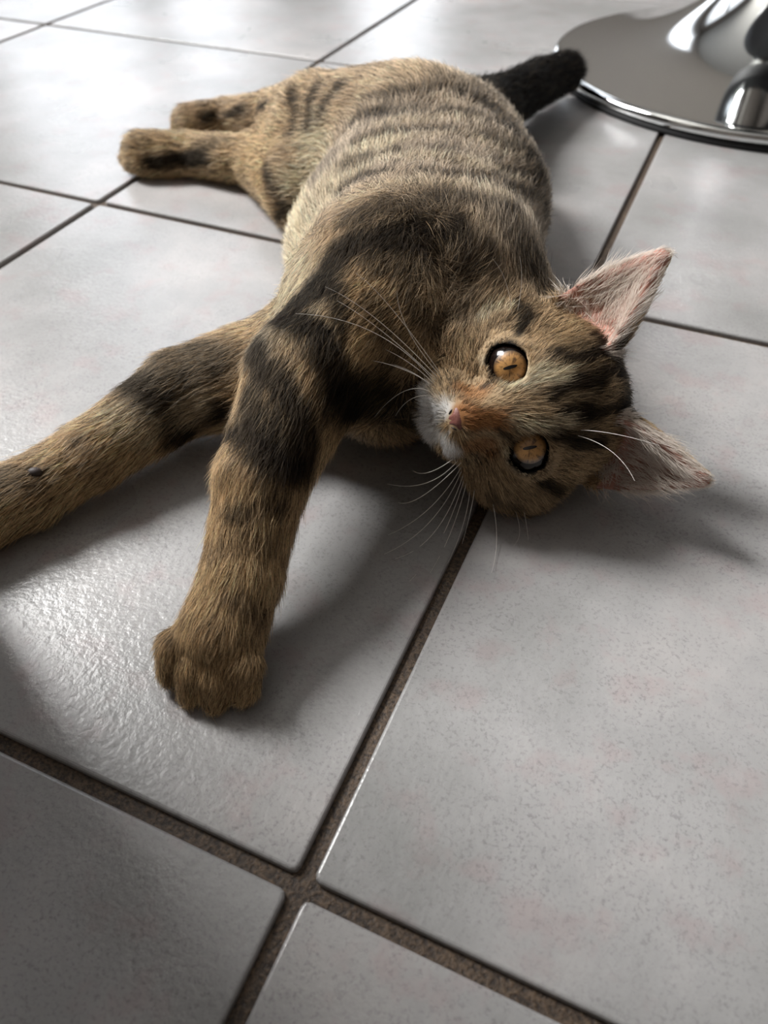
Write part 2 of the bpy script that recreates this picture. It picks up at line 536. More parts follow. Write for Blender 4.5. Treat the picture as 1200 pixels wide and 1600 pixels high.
def build_flesh(h=0.0017, blk=20):
    lo = np.array([-0.40, -0.02, -0.004]); hi = np.array([0.14, 0.72, 0.155])
    n = np.ceil((hi - lo) / h / blk).astype(int)
    dims = n * blk + 1
    F = np.full(dims, 1.0, np.float32)
    ii = np.arange(blk + 1)
    loc = np.stack(np.meshgrid(ii, ii, ii, indexing='ij'), -1).reshape(-1, 3) * h
    half = blk * h / 2
    diag = half * math.sqrt(3)
    cs = np.stack(np.meshgrid(*[np.arange(k) for k in n], indexing='ij'), -1).reshape(-1, 3)
    centres = lo + (cs * blk) * h + half
    PD = np.stack([prim_sdf(centres, p) for p in PR], 1)
    ED = np.stack([ear_sdf(centres, E) for E in EARS], 1)
    dc = np.minimum(PD.min(1), ED.min(1))
    for c, ctr, d0, pd in zip(cs, centres, dc, PD):
        if d0 > diag + 0.012:
            continue
        P = lo + (c * blk) * h + loc
        d = full_sdf(P, pd < max(d0, 0) + 2 * diag + 0.03)
        s_ = c * blk
        F[s_[0]:s_[0] + blk + 1, s_[1]:s_[1] + blk + 1, s_[2]:s_[2] + blk + 1] = d.reshape(blk + 1, blk + 1, blk + 1)
    # surface nets
    ins = F < 0
    cnt = np.zeros(dims - 1, np.int8)
    for a in (0, 1):
        for b in (0, 1):
            for c in (0, 1):
                cnt += ins[a:dims[0] - 1 + a, b:dims[1] - 1 + b, c:dims[2] - 1 + c]
    act = np.argwhere((cnt > 0) & (cnt < 8))
    idx = np.full(dims - 1, -1, np.int32)
    idx[tuple(act.T)] = np.arange(len(act))
    corners = np.array([[a, b, c] for a in (0, 1) for b in (0, 1) for c in (0, 1)])
    V = np.stack([F[tuple((act + o).T)] for o in corners], 1)
    acc = np.zeros((len(act), 3)); num = np.zeros(len(act))
    for i in range(8):
        for j in range(i + 1, 8):
            if np.abs(corners[i] - corners[j]).sum() != 1:
                continue
            a, b = V[:, i], V[:, j]
            m = (a < 0) != (b < 0)
            t = np.where(m, a / np.where(m, a - b, 1), 0)
            pt = corners[i] + t[:, None] * (corners[j] - corners[i])
            acc += pt * m[:, None]; num += m
    verts = lo + (act + acc / num[:, None]) * h
    quads = []
    for ax in range(3):
        o1, o2 = [(1, 2), (2, 0), (0, 1)][ax]
        sl0 = [slice(1, -1)] * 3; sl1 = [slice(1, -1)] * 3
        sl0[ax] = slice(0, -1); sl1[ax] = slice(1, None)
        a, b = ins[tuple(sl0)], ins[tuple(sl1)]
        e = np.argwhere(a != b)
        flip = a[tuple(e.T)]
        base = e + 1; base[:, ax] -= 1
        d1 = np.zeros(3, int); d1[o1] = 1
        d2 = np.zeros(3, int); d2[o2] = 1
        q = np.stack([idx[tuple((base - d1 - d2).T)], idx[tuple((base - d2).T)], idx[tuple(base.T)], idx[tuple((base - d1).T)]], 1)
        q[~flip] = q[~flip][:, ::-1]
        quads.append(q)
    return verts, np.concatenate(quads)


VERTS, QUADS = build_flesh()
flesh = bpy.data.meshes.new('body')
flesh.vertices.add(len(VERTS)); flesh.vertices.foreach_set('co', VERTS.astype(np.float32).ravel())
flesh.loops.add(len(QUADS) * 4); flesh.loops.foreach_set('vertex_index', QUADS.astype(np.int32).ravel())
flesh.polygons.add(len(QUADS)); flesh.polygons.foreach_set('loop_start', np.arange(0, len(QUADS) * 4, 4, dtype=np.int32))
flesh.polygons.foreach_set('use_smooth', [True] * len(QUADS))
flesh.update(calc_edges=True); flesh.validate()
cat = link_obj('cat', None, label='brown tabby kitten lying on its side on the grey tiles', category='cat')
body = link_obj('body', flesh, cat)

# ------------------------------------------------------------------ cat: coat pattern
BVH = BVHTree.FromPolygons([tuple(v) for v in VERTS], [tuple(q) for q in QUADS])


def on_cat(u, v):
    """where the line of sight through (u, v) meets the cat"""
    d = CAM_R @ np.array([(u - 600) / F_PX, -(v - 800) / F_PX, -1.0])
    d /= np.linalg.norm(d)
    h_ = BVH.ray_cast(Vector(CAM_C), Vector(d))
    return None if h_[0] is None else np.array(h_[0])


C_DARK = np.array(srgb(20, 12, 8)[:3])
C_BLACK = np.array(srgb(6, 4, 4)[:3])
C_MID = np.array(srgb(186, 163, 132)[:3])
C_GREY = np.array(srgb(218, 202, 182)[:3])
C_TAN = np.array(srgb(228, 194, 148)[:3])
C_CREAM = np.array(srgb(240, 220, 186)[:3])
C_WHITE = np.array(srgb(250, 246, 240)[:3])
C_RUST = np.array(srgb(184, 124, 72)[:3])

# marks of the coat: (colour, strength, half width in mm, points)
MARKS = [
    # torso base tints
    (C_CREAM, .8, 17, [(455, 365), (462, 400), (470, 450), (455, 490)]),
    (C_CREAM, .9, 13, [(495, 205), (500, 245), (470, 300), (465, 340)]),
    (C_TAN, .7, 12, [(395, 225), (405, 250), (420, 285), (450, 330)]),
    # spine and back
    (C_DARK, .85, 13, [(856, 300), (862, 350), (850, 400), (835, 425)]),
    (C_DARK, .7, 12, [(800, 205), (835, 255), (856, 300)]),
    (C_DARK, .5, 11, [(700, 130), (745, 150), (790, 195)]),
    # pale flank and bands between the stripes
    (C_CREAM, .65, 16, [(470, 380), (500, 330), (545, 285), (575, 245)]),
    (C_CREAM, .45, 5, [(560, 310), (640, 298), (720, 300), (800, 328)]),
    (C_CREAM, .45, 5, [(560, 270), (640, 256), (720, 258), (810, 290)]),
    (C_CREAM, .40, 5, [(580, 235), (650, 224), (740, 226), (810, 252)]),
    (C_CREAM, .35, 5, [(590, 200), (660, 192), (750, 196)]),
    # flank stripes
    (C_DARK, .80, 5, [(590, 160), (640, 150), (720, 152), (770, 175)]),
    (C_DARK, .80, 5, [(560, 195), (620, 182), (712, 180), (790, 208)]),
    (C_DARK, .80, 5, [(560, 228), (612, 215), (690, 210), (790, 240), (830, 262)]),
    (C_DARK, .80, 5, [(545, 268), (587, 256), (681, 242), (790, 270), (845, 300)]),
    (C_DARK, .85, 5, [(540, 300), (575, 286), (681, 276), (800, 308), (850, 345)]),
    (C_DARK, .80, 5, [(560, 335), (640, 325), (720, 330), (800, 352), (845, 380)]),
    # shoulder
    (C_DARK, .95, 8, [(455, 482), (499, 444), (535, 395), (568, 368), (640, 360), (705, 368)]),
    (C_DARK, .75, 8, [(600, 400), (660, 395), (720, 415), (760, 420)]),
    (C_DARK, .95, 8, [(466, 490), (515, 535), (544, 585), (566, 630), (540, 668)]),
    (C_DARK, .9, 5, [(530, 430), (548, 465), (560, 500)]),
    (C_DARK, .65, 5, [(592, 462), (610, 498), (628, 540), (620, 590)]),
    (C_DARK, .6, 5, [(650, 440), (660, 480), (690, 520)]),
    (C_DARK, .55, 5, [(720, 440), (715, 480), (725, 510)]),
    (C_BLACK, .9, 12, [(540, 620), (590, 610), (620, 640)]),  # dark chest fur, with the shadow there painted in as well
    (C_TAN, .7, 8, [(500, 690), (560, 690), (620, 680)]),
    # upper foreleg
    (C_DARK, .95, 6.5, [(405, 535), (436, 570), (466, 624), (488, 668), (480, 715)]),
    (C_DARK, .9, 6, [(400, 590), (400, 620), (430, 665), (465, 700)]),
    (C_DARK, .95, 6, [(362, 640), (390, 670), (425, 700), (455, 720)]),
    (C_DARK, .75, 4, [(336, 779), (373, 786), (443, 775)]),
    (C_DARK, .4, 3.5, [(330, 845), (375, 840), (425, 828)]),
    (C_DARK, .55, 4, [(375, 922), (410, 942)]),
    (C_DARK, .3, 3, [(265, 985), (290, 1010)]),
    # lower foreleg
    (C_DARK, .95, 9, [(216, 590), (255, 628), (300, 672)]),
    (C_DARK, .75, 11, [(270, 565), (310, 552), (350, 560)]),
    (C_DARK, .7, 9, [(300, 610), (340, 640), (335, 670)]),
    (C_CREAM, .6, 7, [(200, 640), (240, 660), (280, 690)]),
    (C_CREAM, .5, 6, [(300, 640), (330, 625)]),
    (C_DARK, .35, 4, [(140, 680), (180, 720)]),
    (C_DARK, .5, 6, [(20, 740), (60, 745)]),
    # hind legs
    (C_DARK, .95, 6, [(330, 248), (290, 250), (245, 252)]),
    (C_DARK, .5, 5, [(350, 225), (300, 232)]),
    (C_DARK, .92, 4.2, [(425, 255), (432, 280), (440, 300)]),
    (C_DARK, .92, 4.2, [(455, 315), (450, 345)]),
    (C_DARK, .92, 4.2, [(462, 145), (470, 185), (462, 205)]),
    (C_DARK, .92, 4.2, [(505, 135), (492, 170), (490, 195)]),
    (C_DARK, .92, 4.2, [(545, 130), (520, 160), (508, 185)]),
    (C_DARK, .92, 4.2, [(330, 182), (380, 172), (420, 165)]),
    # face
    (C_DARK, .95, 2.4, [(824, 568), (861, 561), (892, 568), (937, 548)]),
    (C_DARK, .95, 3.2, [(856, 614), (906, 602), (960, 578)]),
    (C_DARK, .95, 3.2, [(870, 642), (915, 652), (978, 630)]),
    (C_BLACK, .97, 8, [(940, 540), (962, 575), (975, 610), (968, 645)]),
    (C_DARK, .6, 8, [(905, 560), (915, 610), (905, 650)]),
    (C_DARK, .9, 3, [(856, 676), (888, 688), (930, 690)]),
    (C_BLACK, .95, 3.2, [(803, 484), (806, 498), (812, 520)]),
    (C_BLACK, .9, 3.4, [(845, 752), (868, 760)]),
    (C_CREAM, .95, 2.4, [(742, 508), (760, 494), (784, 486)]),
    (C_CREAM, .95, 3.4, [(790, 606), (830, 590), (872, 590)]),
    (C_CREAM, .7, 2.8, [(800, 655), (840, 662), (880, 660)]),
    (C_CREAM, .7, 2.0, [(759, 565), (765, 585), (780, 602)]),
    (C_CREAM, .7, 2.0, [(790, 695), (796, 720), (815, 738)]),
    (C_RUST, .9, 4.2, [(716, 640), (745, 650), (775, 655)]),
    (C_RUST, .7, 4.0, [(722, 610), (750, 612)]),
    (C_RUST, .6, 4.0, [(725, 690), (755, 695)]),
    (C_WHITE, 1., 5.0, [(676, 632), (668, 655), (672, 682), (686, 706)]),
    (C_WHITE, 1., 4.0, [(688, 640), (684, 668), (700, 700)]),
    (C_BLACK, .8, 0.6, [(688, 597), (692, 608)]),
    (C_BLACK, .8, 0.6, [(699, 592), (703, 606)]),
    (C_BLACK, .8, 0.6, [(710, 590), (713, 602)]),
    (C_BLACK, .9, 0.9, [(733, 703), (736, 707)]),
    (C_BLACK, .9, 0.9, [(743, 712), (748, 708)]),
    (C_BLACK, .9, 0.9, [(726, 715), (729, 719)]),
    (C_BLACK, .85, 1.4, [(764, 600), (752, 606)]),
    (C_BLACK, .85, 1.4, [(790, 680), (778, 672)]),
    (C_DARK, .6, 3.0, [(760, 760), (800, 785), (850, 790)]),
]
MARK_SEG = []
for c_, w_, hw, pts_ in MARKS:
    P3 = [p for p in (on_cat(*q) for q in pts_) if p is not None]
    if P3:
        MARK_SEG.append((c_, w_, hw / 1000.0, P3 if len(P3) > 1 else P3 * 2))


def vnoise(P, scale, seed):
    """cheap smooth value noise in [0, 1]"""
    q = P * scale + seed * 17.13
    i = np.floor(q).astype(np.int64)
    f = q - i
    f = f * f * (3 - 2 * f)
    out = 0
    for a in (0, 1):
        for b in (0, 1):
            for c in (0, 1):
                hsh = ((i[:, 0] + a) * 73856093) ^ ((i[:, 1] + b) * 19349663) ^ ((i[:, 2] + c) * 83492791) ^ (seed * 2654435761)
                hsh = (hsh ^ (hsh >> 13)) * 1274126177
                r = ((hsh ^ (hsh >> 16)) & 0xffff) / 65535.0
                out = out + r * (f[:, 0] if a else 1 - f[:, 0]) * (f[:, 1] if b else 1 - f[:, 1]) * (f[:, 2] if c else 1 - f[:, 2])
    return out


REG = GROUPS + ['ear_r', 'ear_l']


def regions(P):
    """group distances, flow direction of the coat"""
    gd = {g: np.full(len(P), 1.0) for g in REG}
    for p in PR:
        gd[p['g']] = np.minimum(gd[p['g']], prim_sdf(P, p))
    for E in EARS:
        gd[E['g']] = ear_sdf(P, E)
    D = np.stack([gd[g] for g in REG], 1)
    return D


def flows(P):
    num = np.zeros((len(P), 3)); den = np.zeros(len(P))
    for p in PR:
        d = prim_sdf(P, p)
        w = np.exp(-np.clip(d, -0.01, 0.2) / 0.004)
        num += w[:, None] * p['f']; den += w
    fl = num / den[:, None]
    H = (P - HEAD_T) @ HEAD_R * 100.0
    D = regions(P)
    wh = np.clip(1 - (D[:, 1] - 0.001) / 0.008, 0, 1)
    src = np.array([0, 4.6, -1.5])
    hf = H - src
    hf[:, 1] *= 1.0
    hf /= np.linalg.norm(hf, axis=1)[:, None]
    hf = hf @ HEAD_R.T
    fl = fl * (1 - wh)[:, None] + hf * wh[:, None]
    for k, E in enumerate(EARS):
        we = np.clip(1 - D[:, len(GROUPS) + k] / 0.004, 0, 1) * ((P - E['b']) @ E['ez'] > 0.006)
        fl = fl * (1 - we)[:, None] + E['ez'] * we[:, None]
    return fl, D, H


def coat_colour(P, D, H):
    reg = D.argmin(1)
    C = np.empty((len(P), 3))
    n1 = vnoise(P, 60, 1); n2 = vnoise(P, 160, 2)
    base = {'torso': C_GREY * .65 + C_MID * .35, 'head': C_TAN * .55 + C_MID * .45, 'fore_r': C_TAN, 'fore_l': C_TAN * .9 + C_CREAM * .1,
            'hind_l': C_TAN * .8 + C_CREAM * .2, 'hind_r': C_TAN * .7 + C_GREY * .3, 'tail': C_BLACK, 'ear_r': C_TAN, 'ear_l': C_TAN}
    W = np.exp(-np.clip(D, 0, 1) / 0.006)
    W /= W.sum(1)[:, None]
    B = np.stack([base[g] for g in REG])
    C[:] = W @ B
    tk = np.clip((n1 * .6 + n2 * .4 - .42) / .25, 0, 1) * 0.45
    tk = tk * np.where(reg == 0, 1.0, 0.45)
    C = C * (1 - tk)[:, None] + C_DARK * tk[:, None]
    Pw = P + (np.stack([vnoise(P, 140, 5), vnoise(P, 140, 6), vnoise(P, 140, 7)], 1) - .5) * 0.004
    Pb = Pw + (np.stack([vnoise(P, 45, 15), vnoise(P, 45, 16), vnoise(P, 45, 17)], 1) - .5) * 0.010
    for c_, w_, hw, P3 in MARK_SEG:
        lo_, hi_ = np.min(P3, 0) - 2.2 * hw, np.max(P3, 0) + 2.2 * hw
        m = np.where(((Pw > lo_) & (Pw < hi_)).all(1))[0]
        if len(m) == 0:
            continue
        Q = (Pb if hw == 0.005 else Pw if hw > 0.0016 else P)[m]
        dm = np.full(len(m), 1.0)
        for a, b in zip(P3[:-1], P3[1:]):
            ba = b - a
            t = np.clip((Q - a) @ ba / (ba @ ba + 1e-12), 0, 1)
            dm = np.minimum(dm, np.linalg.norm(Q - a - t[:, None] * ba, axis=1))
        x = np.clip((1.45 - dm / hw) / 0.9, 0, 1)
        x = x * x * (3 - 2 * x) * w_
        C[m] = C[m] * (1 - x)[:, None] + c_ * x[:, None]
    # tail stays dark
    return C, reg


nv = np.empty(len(VERTS) * 3, np.float32)
flesh.vertex_normals.foreach_get('vector', nv)
VN = nv.reshape(-1, 3).astype(float)
fl_v, D_v, H_v = flows(VERTS)
C_v, reg_v = coat_colour(VERTS, D_v, H_v)
eye_d = np.minimum(np.linalg.norm(H_v - np.array(EYE_L[1]), axis=1), np.linalg.norm(H_v - np.array(EYE_L[-1]), axis=1))
skin_c = C_v * 0.55
rim = np.clip((1.26 - eye_d) / 0.08, 0, 1)[:, None]
skin_c = skin_c * (1 - rim) + C_BLACK * 0.7 * rim
EAR_IN = np.zeros(len(VERTS), bool)
C_PINK = np.array(srgb(168, 124, 110)[:3])
for k, E in enumerate(EARS):
    q = VERTS - E['b']
    inside = (D_v[:, len(GROUPS) + k] < 0.002) & (VN @ E['op'] > 0.15) & (q @ E['ez'] > 0.001)
    EAR_IN |= inside
skin_c[EAR_IN] = C_PINK
col_attr = flesh.color_attributes.new('coat', 'FLOAT_COLOR', 'POINT')
col_attr.data.foreach_set('color', np.c_[skin_c, np.ones(len(VERTS))].astype(np.float32).ravel())


def skin_material():
    m, nt, b = new_mat('cat_skin')
    a = nt.nodes.new('ShaderNodeAttribute'); a.attribute_name = 'coat'
    nt.links.new(a.outputs['Color'], b.inputs['Base Color'])
    b.inputs['Roughness'].default_value = 0.75
    b.inputs['Specular IOR Level'].default_value = 0.2
    return m


flesh.materials.append(skin_material())

# ------------------------------------------------------------------ cat: fur
def fur_material(name):
    m = bpy.data.materials.new(name)
    m.use_nodes = True
    nt = m.node_tree
    N, L = nt.nodes, nt.links
    for n in list(N):
        if n.type != 'OUTPUT_MATERIAL':
            N.remove(n)
    out = [n for n in N if n.type == 'OUTPUT_MATERIAL'][0]
    a = N.new('ShaderNodeAttribute'); a.attribute_name = 'fur_colour'
    ci = N.new('ShaderNodeHairInfo')
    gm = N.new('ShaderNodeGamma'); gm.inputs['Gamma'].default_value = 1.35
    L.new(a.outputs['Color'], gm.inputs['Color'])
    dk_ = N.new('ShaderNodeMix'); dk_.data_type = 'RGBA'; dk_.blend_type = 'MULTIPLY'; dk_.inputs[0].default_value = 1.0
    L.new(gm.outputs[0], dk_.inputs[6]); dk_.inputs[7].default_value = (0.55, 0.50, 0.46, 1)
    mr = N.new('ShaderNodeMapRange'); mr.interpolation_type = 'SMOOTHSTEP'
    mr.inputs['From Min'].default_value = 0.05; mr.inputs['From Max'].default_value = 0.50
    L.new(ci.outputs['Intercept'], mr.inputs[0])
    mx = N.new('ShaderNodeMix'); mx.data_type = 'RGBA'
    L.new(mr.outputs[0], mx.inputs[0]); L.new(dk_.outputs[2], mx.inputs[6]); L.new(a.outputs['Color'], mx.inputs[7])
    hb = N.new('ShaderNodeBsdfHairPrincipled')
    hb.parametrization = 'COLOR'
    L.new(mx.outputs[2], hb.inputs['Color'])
    hb.inputs['Roughness'].default_value = 0.42
    hb.inputs['IOR'].default_value = 1.33
    hb.inputs['Radial Roughness'].default_value = 0.55
    b = N.new('ShaderNodeBsdfPrincipled')
    L.new(mx.outputs[2], b.inputs['Base Color'])
    b.inputs['Roughness'].default_value = 0.5
    b.inputs['Specular IOR Level'].default_value = 0.05
    ms = N.new('ShaderNodeMixShader'); ms.inputs[0].default_value = 0.76
    L.new(hb.outputs[0], ms.inputs[1]); L.new(b.outputs[0], ms.inputs[2])
    L.new(ms.outputs[0], out.inputs[0])
    return m


MAT_FUR = fur_material('tabby_fur')


def make_curves(name, pts, rad, cols, mat, parent, **props):
    """pts (n, k, 3), rad (n, k), cols (n, 3)"""
    n, k = pts.shape[:2]
    hc = bpy.data.hair_curves.new(name)
    hc.add_curves([k] * n)
    hc.attributes['position'].data.foreach_set('vector', pts.astype(np.float32).ravel())
    ra = hc.attributes.get('radius') or hc.attributes.new('radius', 'FLOAT', 'POINT')
    ra.data.foreach_set('value', rad.astype(np.float32).ravel())
    ca = hc.attributes.new('fur_colour', 'FLOAT_COLOR', 'CURVE')
    ca.data.foreach_set('color', np.c_[cols, np.ones(n)].astype(np.float32).ravel())
    hc.materials.append(mat)
    return link_obj(name, hc, parent, **props)


TRI = np.concatenate([QUADS[:, [0, 1, 2]], QUADS[:, [0, 2, 3]]])
A, B, Cc = VERTS[TRI[:, 0]], VERTS[TRI[:, 1]], VERTS[TRI[:, 2]]
area = np.linalg.norm(np.cross(B - A, Cc - A), axis=1) / 2
ctr = (A + B + Cc) / 3
treg = reg_v[TRI[:, 0]]
view_d = np.linalg.norm(ctr - CAM_C, axis=1)
dens = np.clip((0.30 / view_d) ** 1.6, 0.25, 1.4)          # coarser strands on the far half of the cat
Ht = H_v[TRI[:, 0]]
face = (treg == 1) & (Ht[:, 1] > 1.0)
dens = dens * np.where(face, 2.0, np.where(treg == 1, 1.4, 1.0))
dens[ctr[:, 2] < 0.0025] *= 0.15
ear_t = EAR_IN[TRI].all(1)
dens[ear_t] *= 0.34
eye_t = np.minimum(np.linalg.norm(Ht - np.array(EYE_L[1]), axis=1), np.linalg.norm(Ht - np.array(EYE_L[-1]), axis=1))
dens[eye_t < 1.13] = 0
nose_t = np.linalg.norm((Ht - np.array([0, 4.2, -1.42])) / np.array([0.50, 0.34, 0.32]), axis=1)
dens[nose_t < 1] = 0
N_FUR = 640000
pr = area * dens
cum = np.cumsum(pr); cum /= cum[-1]
ti = np.searchsorted(cum, rng.random(N_FUR))
u1, u2 = rng.random((2, N_FUR))
fl_ = u1 + u2 > 1
u1[fl_], u2[fl_] = 1 - u1[fl_], 1 - u2[fl_]
bw = np.stack([1 - u1 - u2, u1, u2], 1)
tv = TRI[ti]
ROOT = (VERTS[tv] * bw[:, :, None]).sum(1)
NRM = (VN[tv] * bw[:, :, None]).sum(1); NRM /= np.linalg.norm(NRM, axis=1)[:, None] + 1e-9
FLO, D_f, H_f = flows(ROOT)
COLR, REG_f = coat_colour(ROOT, D_f, H_f)
EIN = EAR_IN[tv[:, 0]]
TAN = FLO - NRM * (FLO * NRM).sum(1)[:, None]
TAN += (np.stack([vnoise(ROOT, 110, 11), vnoise(ROOT, 110, 12), vnoise(ROOT, 110, 13)], 1) - .5) * 0.5
TAN += rng.normal(0, 0.12, TAN.shape)
TAN -= NRM * (TAN * NRM).sum(1)[:, None]
TAN /= np.linalg.norm(TAN, axis=1)[:, None] + 1e-6
# lengths
base_len = {'torso': .0098, 'head': .0080, 'fore_r': .0072, 'fore_l': .0078, 'hind_l': .0090, 'hind_r': .0090, 'tail': .0110, 'ear_r': .0040, 'ear_l': .0040}
W = np.exp(-np.clip(D_f, 0, 1) / 0.005); W /= W.sum(1)[:, None]
LEN = W @ np.array([base_len[g] for g in REG])
fz = np.clip((H_f[:, 1] - 0.5) / 3.0, 0, 1) * np.clip(1 - D_f[:, 1] / 0.004, 0, 1)
LEN = LEN * (1 - fz) + 0.0030 * fz
ed = np.minimum(np.linalg.norm(H_f - np.array(EYE_L[1]), axis=1), np.linalg.norm(H_f - np.array(EYE_L[-1]), axis=1))
LEN *= np.clip((ed - 1.0) / 0.6, 0.35, 1)
chin = np.clip(1 - np.linalg.norm(H_f - np.array([0, 2.8, -2.7]), axis=1) / 1.1, 0, 1)
LEN += chin * 0.0025
LEN *= np.clip(rng.normal(1, 0.18, N_FUR), 0.5, 1.6)
for g_ in ('fore_r', 'fore_l', 'hind_l', 'hind_r'):
    tips = np.array([p['b'] for p in PR if p['g'] == g_ and p.get('rb', 1) == 0.0050])
    dt = np.min(np.linalg.norm(ROOT[:, None] - tips[None], axis=2), 1)
    LEN *= 1 - 0.42 * np.clip(1 - (dt - 0.012) / 0.014, 0, 1)
LEN[EIN] = rng.uniform(0.005, 0.012, EIN.sum())
for E in EARS:
    tz = np.clip(((ROOT - E['b']) @ E['ez'] / E['h'] - 0.55) / 0.45, 0, 1) * (np.linalg.norm(ROOT - E['t'], axis=1) < 0.03)
    LEN *= 1 - 0.65 * tz
LIFT = np.clip(rng.normal(0.42, 0.12, N_FUR), 0.15, 0.9)
LIFT = np.where(fz > 0.3, LIFT * 0.75, LIFT)
LIFT[EIN] = 0.5
K = 5
ts = np.linspace(0, 1, K)
rand = rng.normal(0, 1, (N_FUR, 3))
PTS = np.empty((N_FUR, K, 3))
for k, t in enumerate(ts):
    PTS[:, k] = (ROOT - NRM * 0.0004 + LEN[:, None] * (TAN * (t * 0.75 + 0.25 * t * t) + NRM * (LIFT * (t - 0.55 * t * t))[:, None]
                 + rand * 0.10 * t * t + np.array([0, 0, -0.10]) * t * t))
zmin = 0.0005
PTS[:, :, 2] = np.maximum(PTS[:, :, 2], zmin)
RAD0 = 0.000068 * np.clip((view_d[ti] / 0.30), 0.85, 2.4) * np.where(fz > 0.3, 0.75, 1.0)
RAD = RAD0[:, None] * np.array([1.0, 1.0, 0.85, 0.6, 0.15])
# single hairs: ticking, light and dark tips
v = rng.normal(1, 0.30, N_FUR)
COLF = COLR * np.clip(v, 0.35, 1.6)[:, None]
lum = COLR @ np.array([.3, .6, .1])
tick = rng.random(N_FUR)
dk = (tick < np.where(REG_f == 1, 0.40, np.where(REG_f == 0, 0.26, 0.30)) * np.clip((0.88 - lum) / 0.2, 0, 1)) & (lum > 0.03)
COLF[dk] = COLF[dk] * 0.17
lt = (tick > 0.86) & (lum < 0.25)
COLF[lt] = COLF[lt] + C_TAN * np.where(lum[lt] < 0.05, 0.10, 0.45)[:, None] * rng.uniform(.3, 1, (lt.sum(), 1))
COLF[EIN] = C_WHITE * np.array([1.0, .93, .88]) * rng.uniform(.75, 1, (EIN.sum(), 1))
COLF = np.clip(COLF, 0.0012, 0.9)
FUR_NAMES = {'torso': 'trunk_fur', 'head': 'head_fur', 'fore_r': 'foreleg_fur', 'fore_l': 'foreleg_fur', 'hind_l': 'hind_leg_fur',
             'hind_r': 'hind_leg_fur', 'tail': 'tail_fur', 'ear_r': 'ear_fur', 'ear_l': 'ear_fur'}
for gi, g in enumerate(REG):
    m = REG_f == gi
    if m.sum() == 0:
        continue
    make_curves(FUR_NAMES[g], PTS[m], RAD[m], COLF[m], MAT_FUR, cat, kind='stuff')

# ------------------------------------------------------------------ cat: eyes, nose, whiskers
def cap_mesh(name, r, ang, mat, n=48, rings=10, sx=1.0, sy=1.0, bulge=0.0):
    """spherical cap about +Z, radius r; sx, sy squeeze it to a slit"""
    verts = [(0, 0, r + bulge)]
    faces = []
    for i in range(1, rings + 1):
        a = ang * i / rings
        for j in range(n):
            p = 2 * math.pi * j / n
            x, y = math.sin(a) * math.cos(p) * sx, math.sin(a) * math.sin(p) * sy
            z = math.sqrt(max(0, 1 - x * x - y * y))
            b_ = bulge * math.cos(math.pi / 2 * min(1, math.hypot(x, y) / 0.72)) if bulge else 0
            verts.append((x * (r + b_), y * (r + b_), z * (r + b_)))
    for j in range(n):
        faces.append((0, 1 + j, 1 + (j + 1) % n))
    for i in range(rings - 1):
        for j in range(n):
            a, b_ = 1 + i * n + j, 1 + i * n + (j + 1) % n
            faces.append((a, a + n, b_ + n, b_))
    return mesh_from(name, verts, faces, mat, True)


def iris_material():
    m, nt, b = new_mat('amber_iris')
    N, L = nt.nodes, nt.links
    tc = N.new('ShaderNodeTexCoord')
    ln = N.new('ShaderNodeVectorMath'); ln.operation = 'MULTIPLY'; ln.inputs[1].default_value = (1, 1, 0)
    L.new(tc.outputs['Object'], ln.inputs[0])
    le = N.new('ShaderNodeVectorMath'); le.operation = 'LENGTH'; L.new(ln.outputs[0], le.inputs[0])
    nz = N.new('ShaderNodeVectorMath'); nz.operation = 'NORMALIZE'; L.new(ln.outputs[0], nz.inputs[0])
    no = N.new('ShaderNodeTexNoise'); no.inputs['Scale'].default_value = 9; no.inputs['Detail'].default_value = 4
    L.new(nz.outputs[0], no.inputs['Vector'])
    no2 = N.new('ShaderNodeTexNoise'); no2.inputs['Scale'].default_value = 700; no2.inputs['Detail'].default_value = 3
    L.new(tc.outputs['Object'], no2.inputs['Vector'])
    ad = N.new('ShaderNodeMath'); ad.operation = 'ADD'; L.new(no.outputs[0], ad.inputs[0]); L.new(no2.outputs[0], ad.inputs[1])
    r = N.new('ShaderNodeValToRGB'); r.color_ramp.elements[0].position = 0.75; r.color_ramp.elements[0].color = srgb(92, 62, 32)
    r.color_ramp.elements[1].position = 1.0; r.color_ramp.elements[1].color = srgb(180, 134, 78)
    L.new(ad.outputs[0], r.inputs[0])
    mr = N.new('ShaderNodeMapRange'); mr.inputs['From Min'].default_value = 0.0046; mr.inputs['From Max'].default_value = 0.0062
    L.new(le.outputs['Value'], mr.inputs[0])
    mx = N.new('ShaderNodeMix'); mx.data_type = 'RGBA'
    L.new(mr.outputs[0], mx.inputs[0]); L.new(r.outputs[0], mx.inputs[6]); mx.inputs[7].default_value = srgb(46, 30, 18)
    L.new(mx.outputs[2], b.inputs['Base Color'])
    b.inputs['Roughness'].default_value = 0.4
    b.inputs['Coat Weight'].default_value = 1.0
    b.inputs['Coat Roughness'].default_value = 0.02
    b.inputs['Coat IOR'].default_value = 1.45
    return m


def wet(name, col):
    m = plain(name, col, 0.15)
    b = m.node_tree.nodes['Principled BSDF']
    b.inputs['Coat Weight'].default_value = 1.0
    b.inputs['Coat Roughness'].default_value = 0.02
    return m


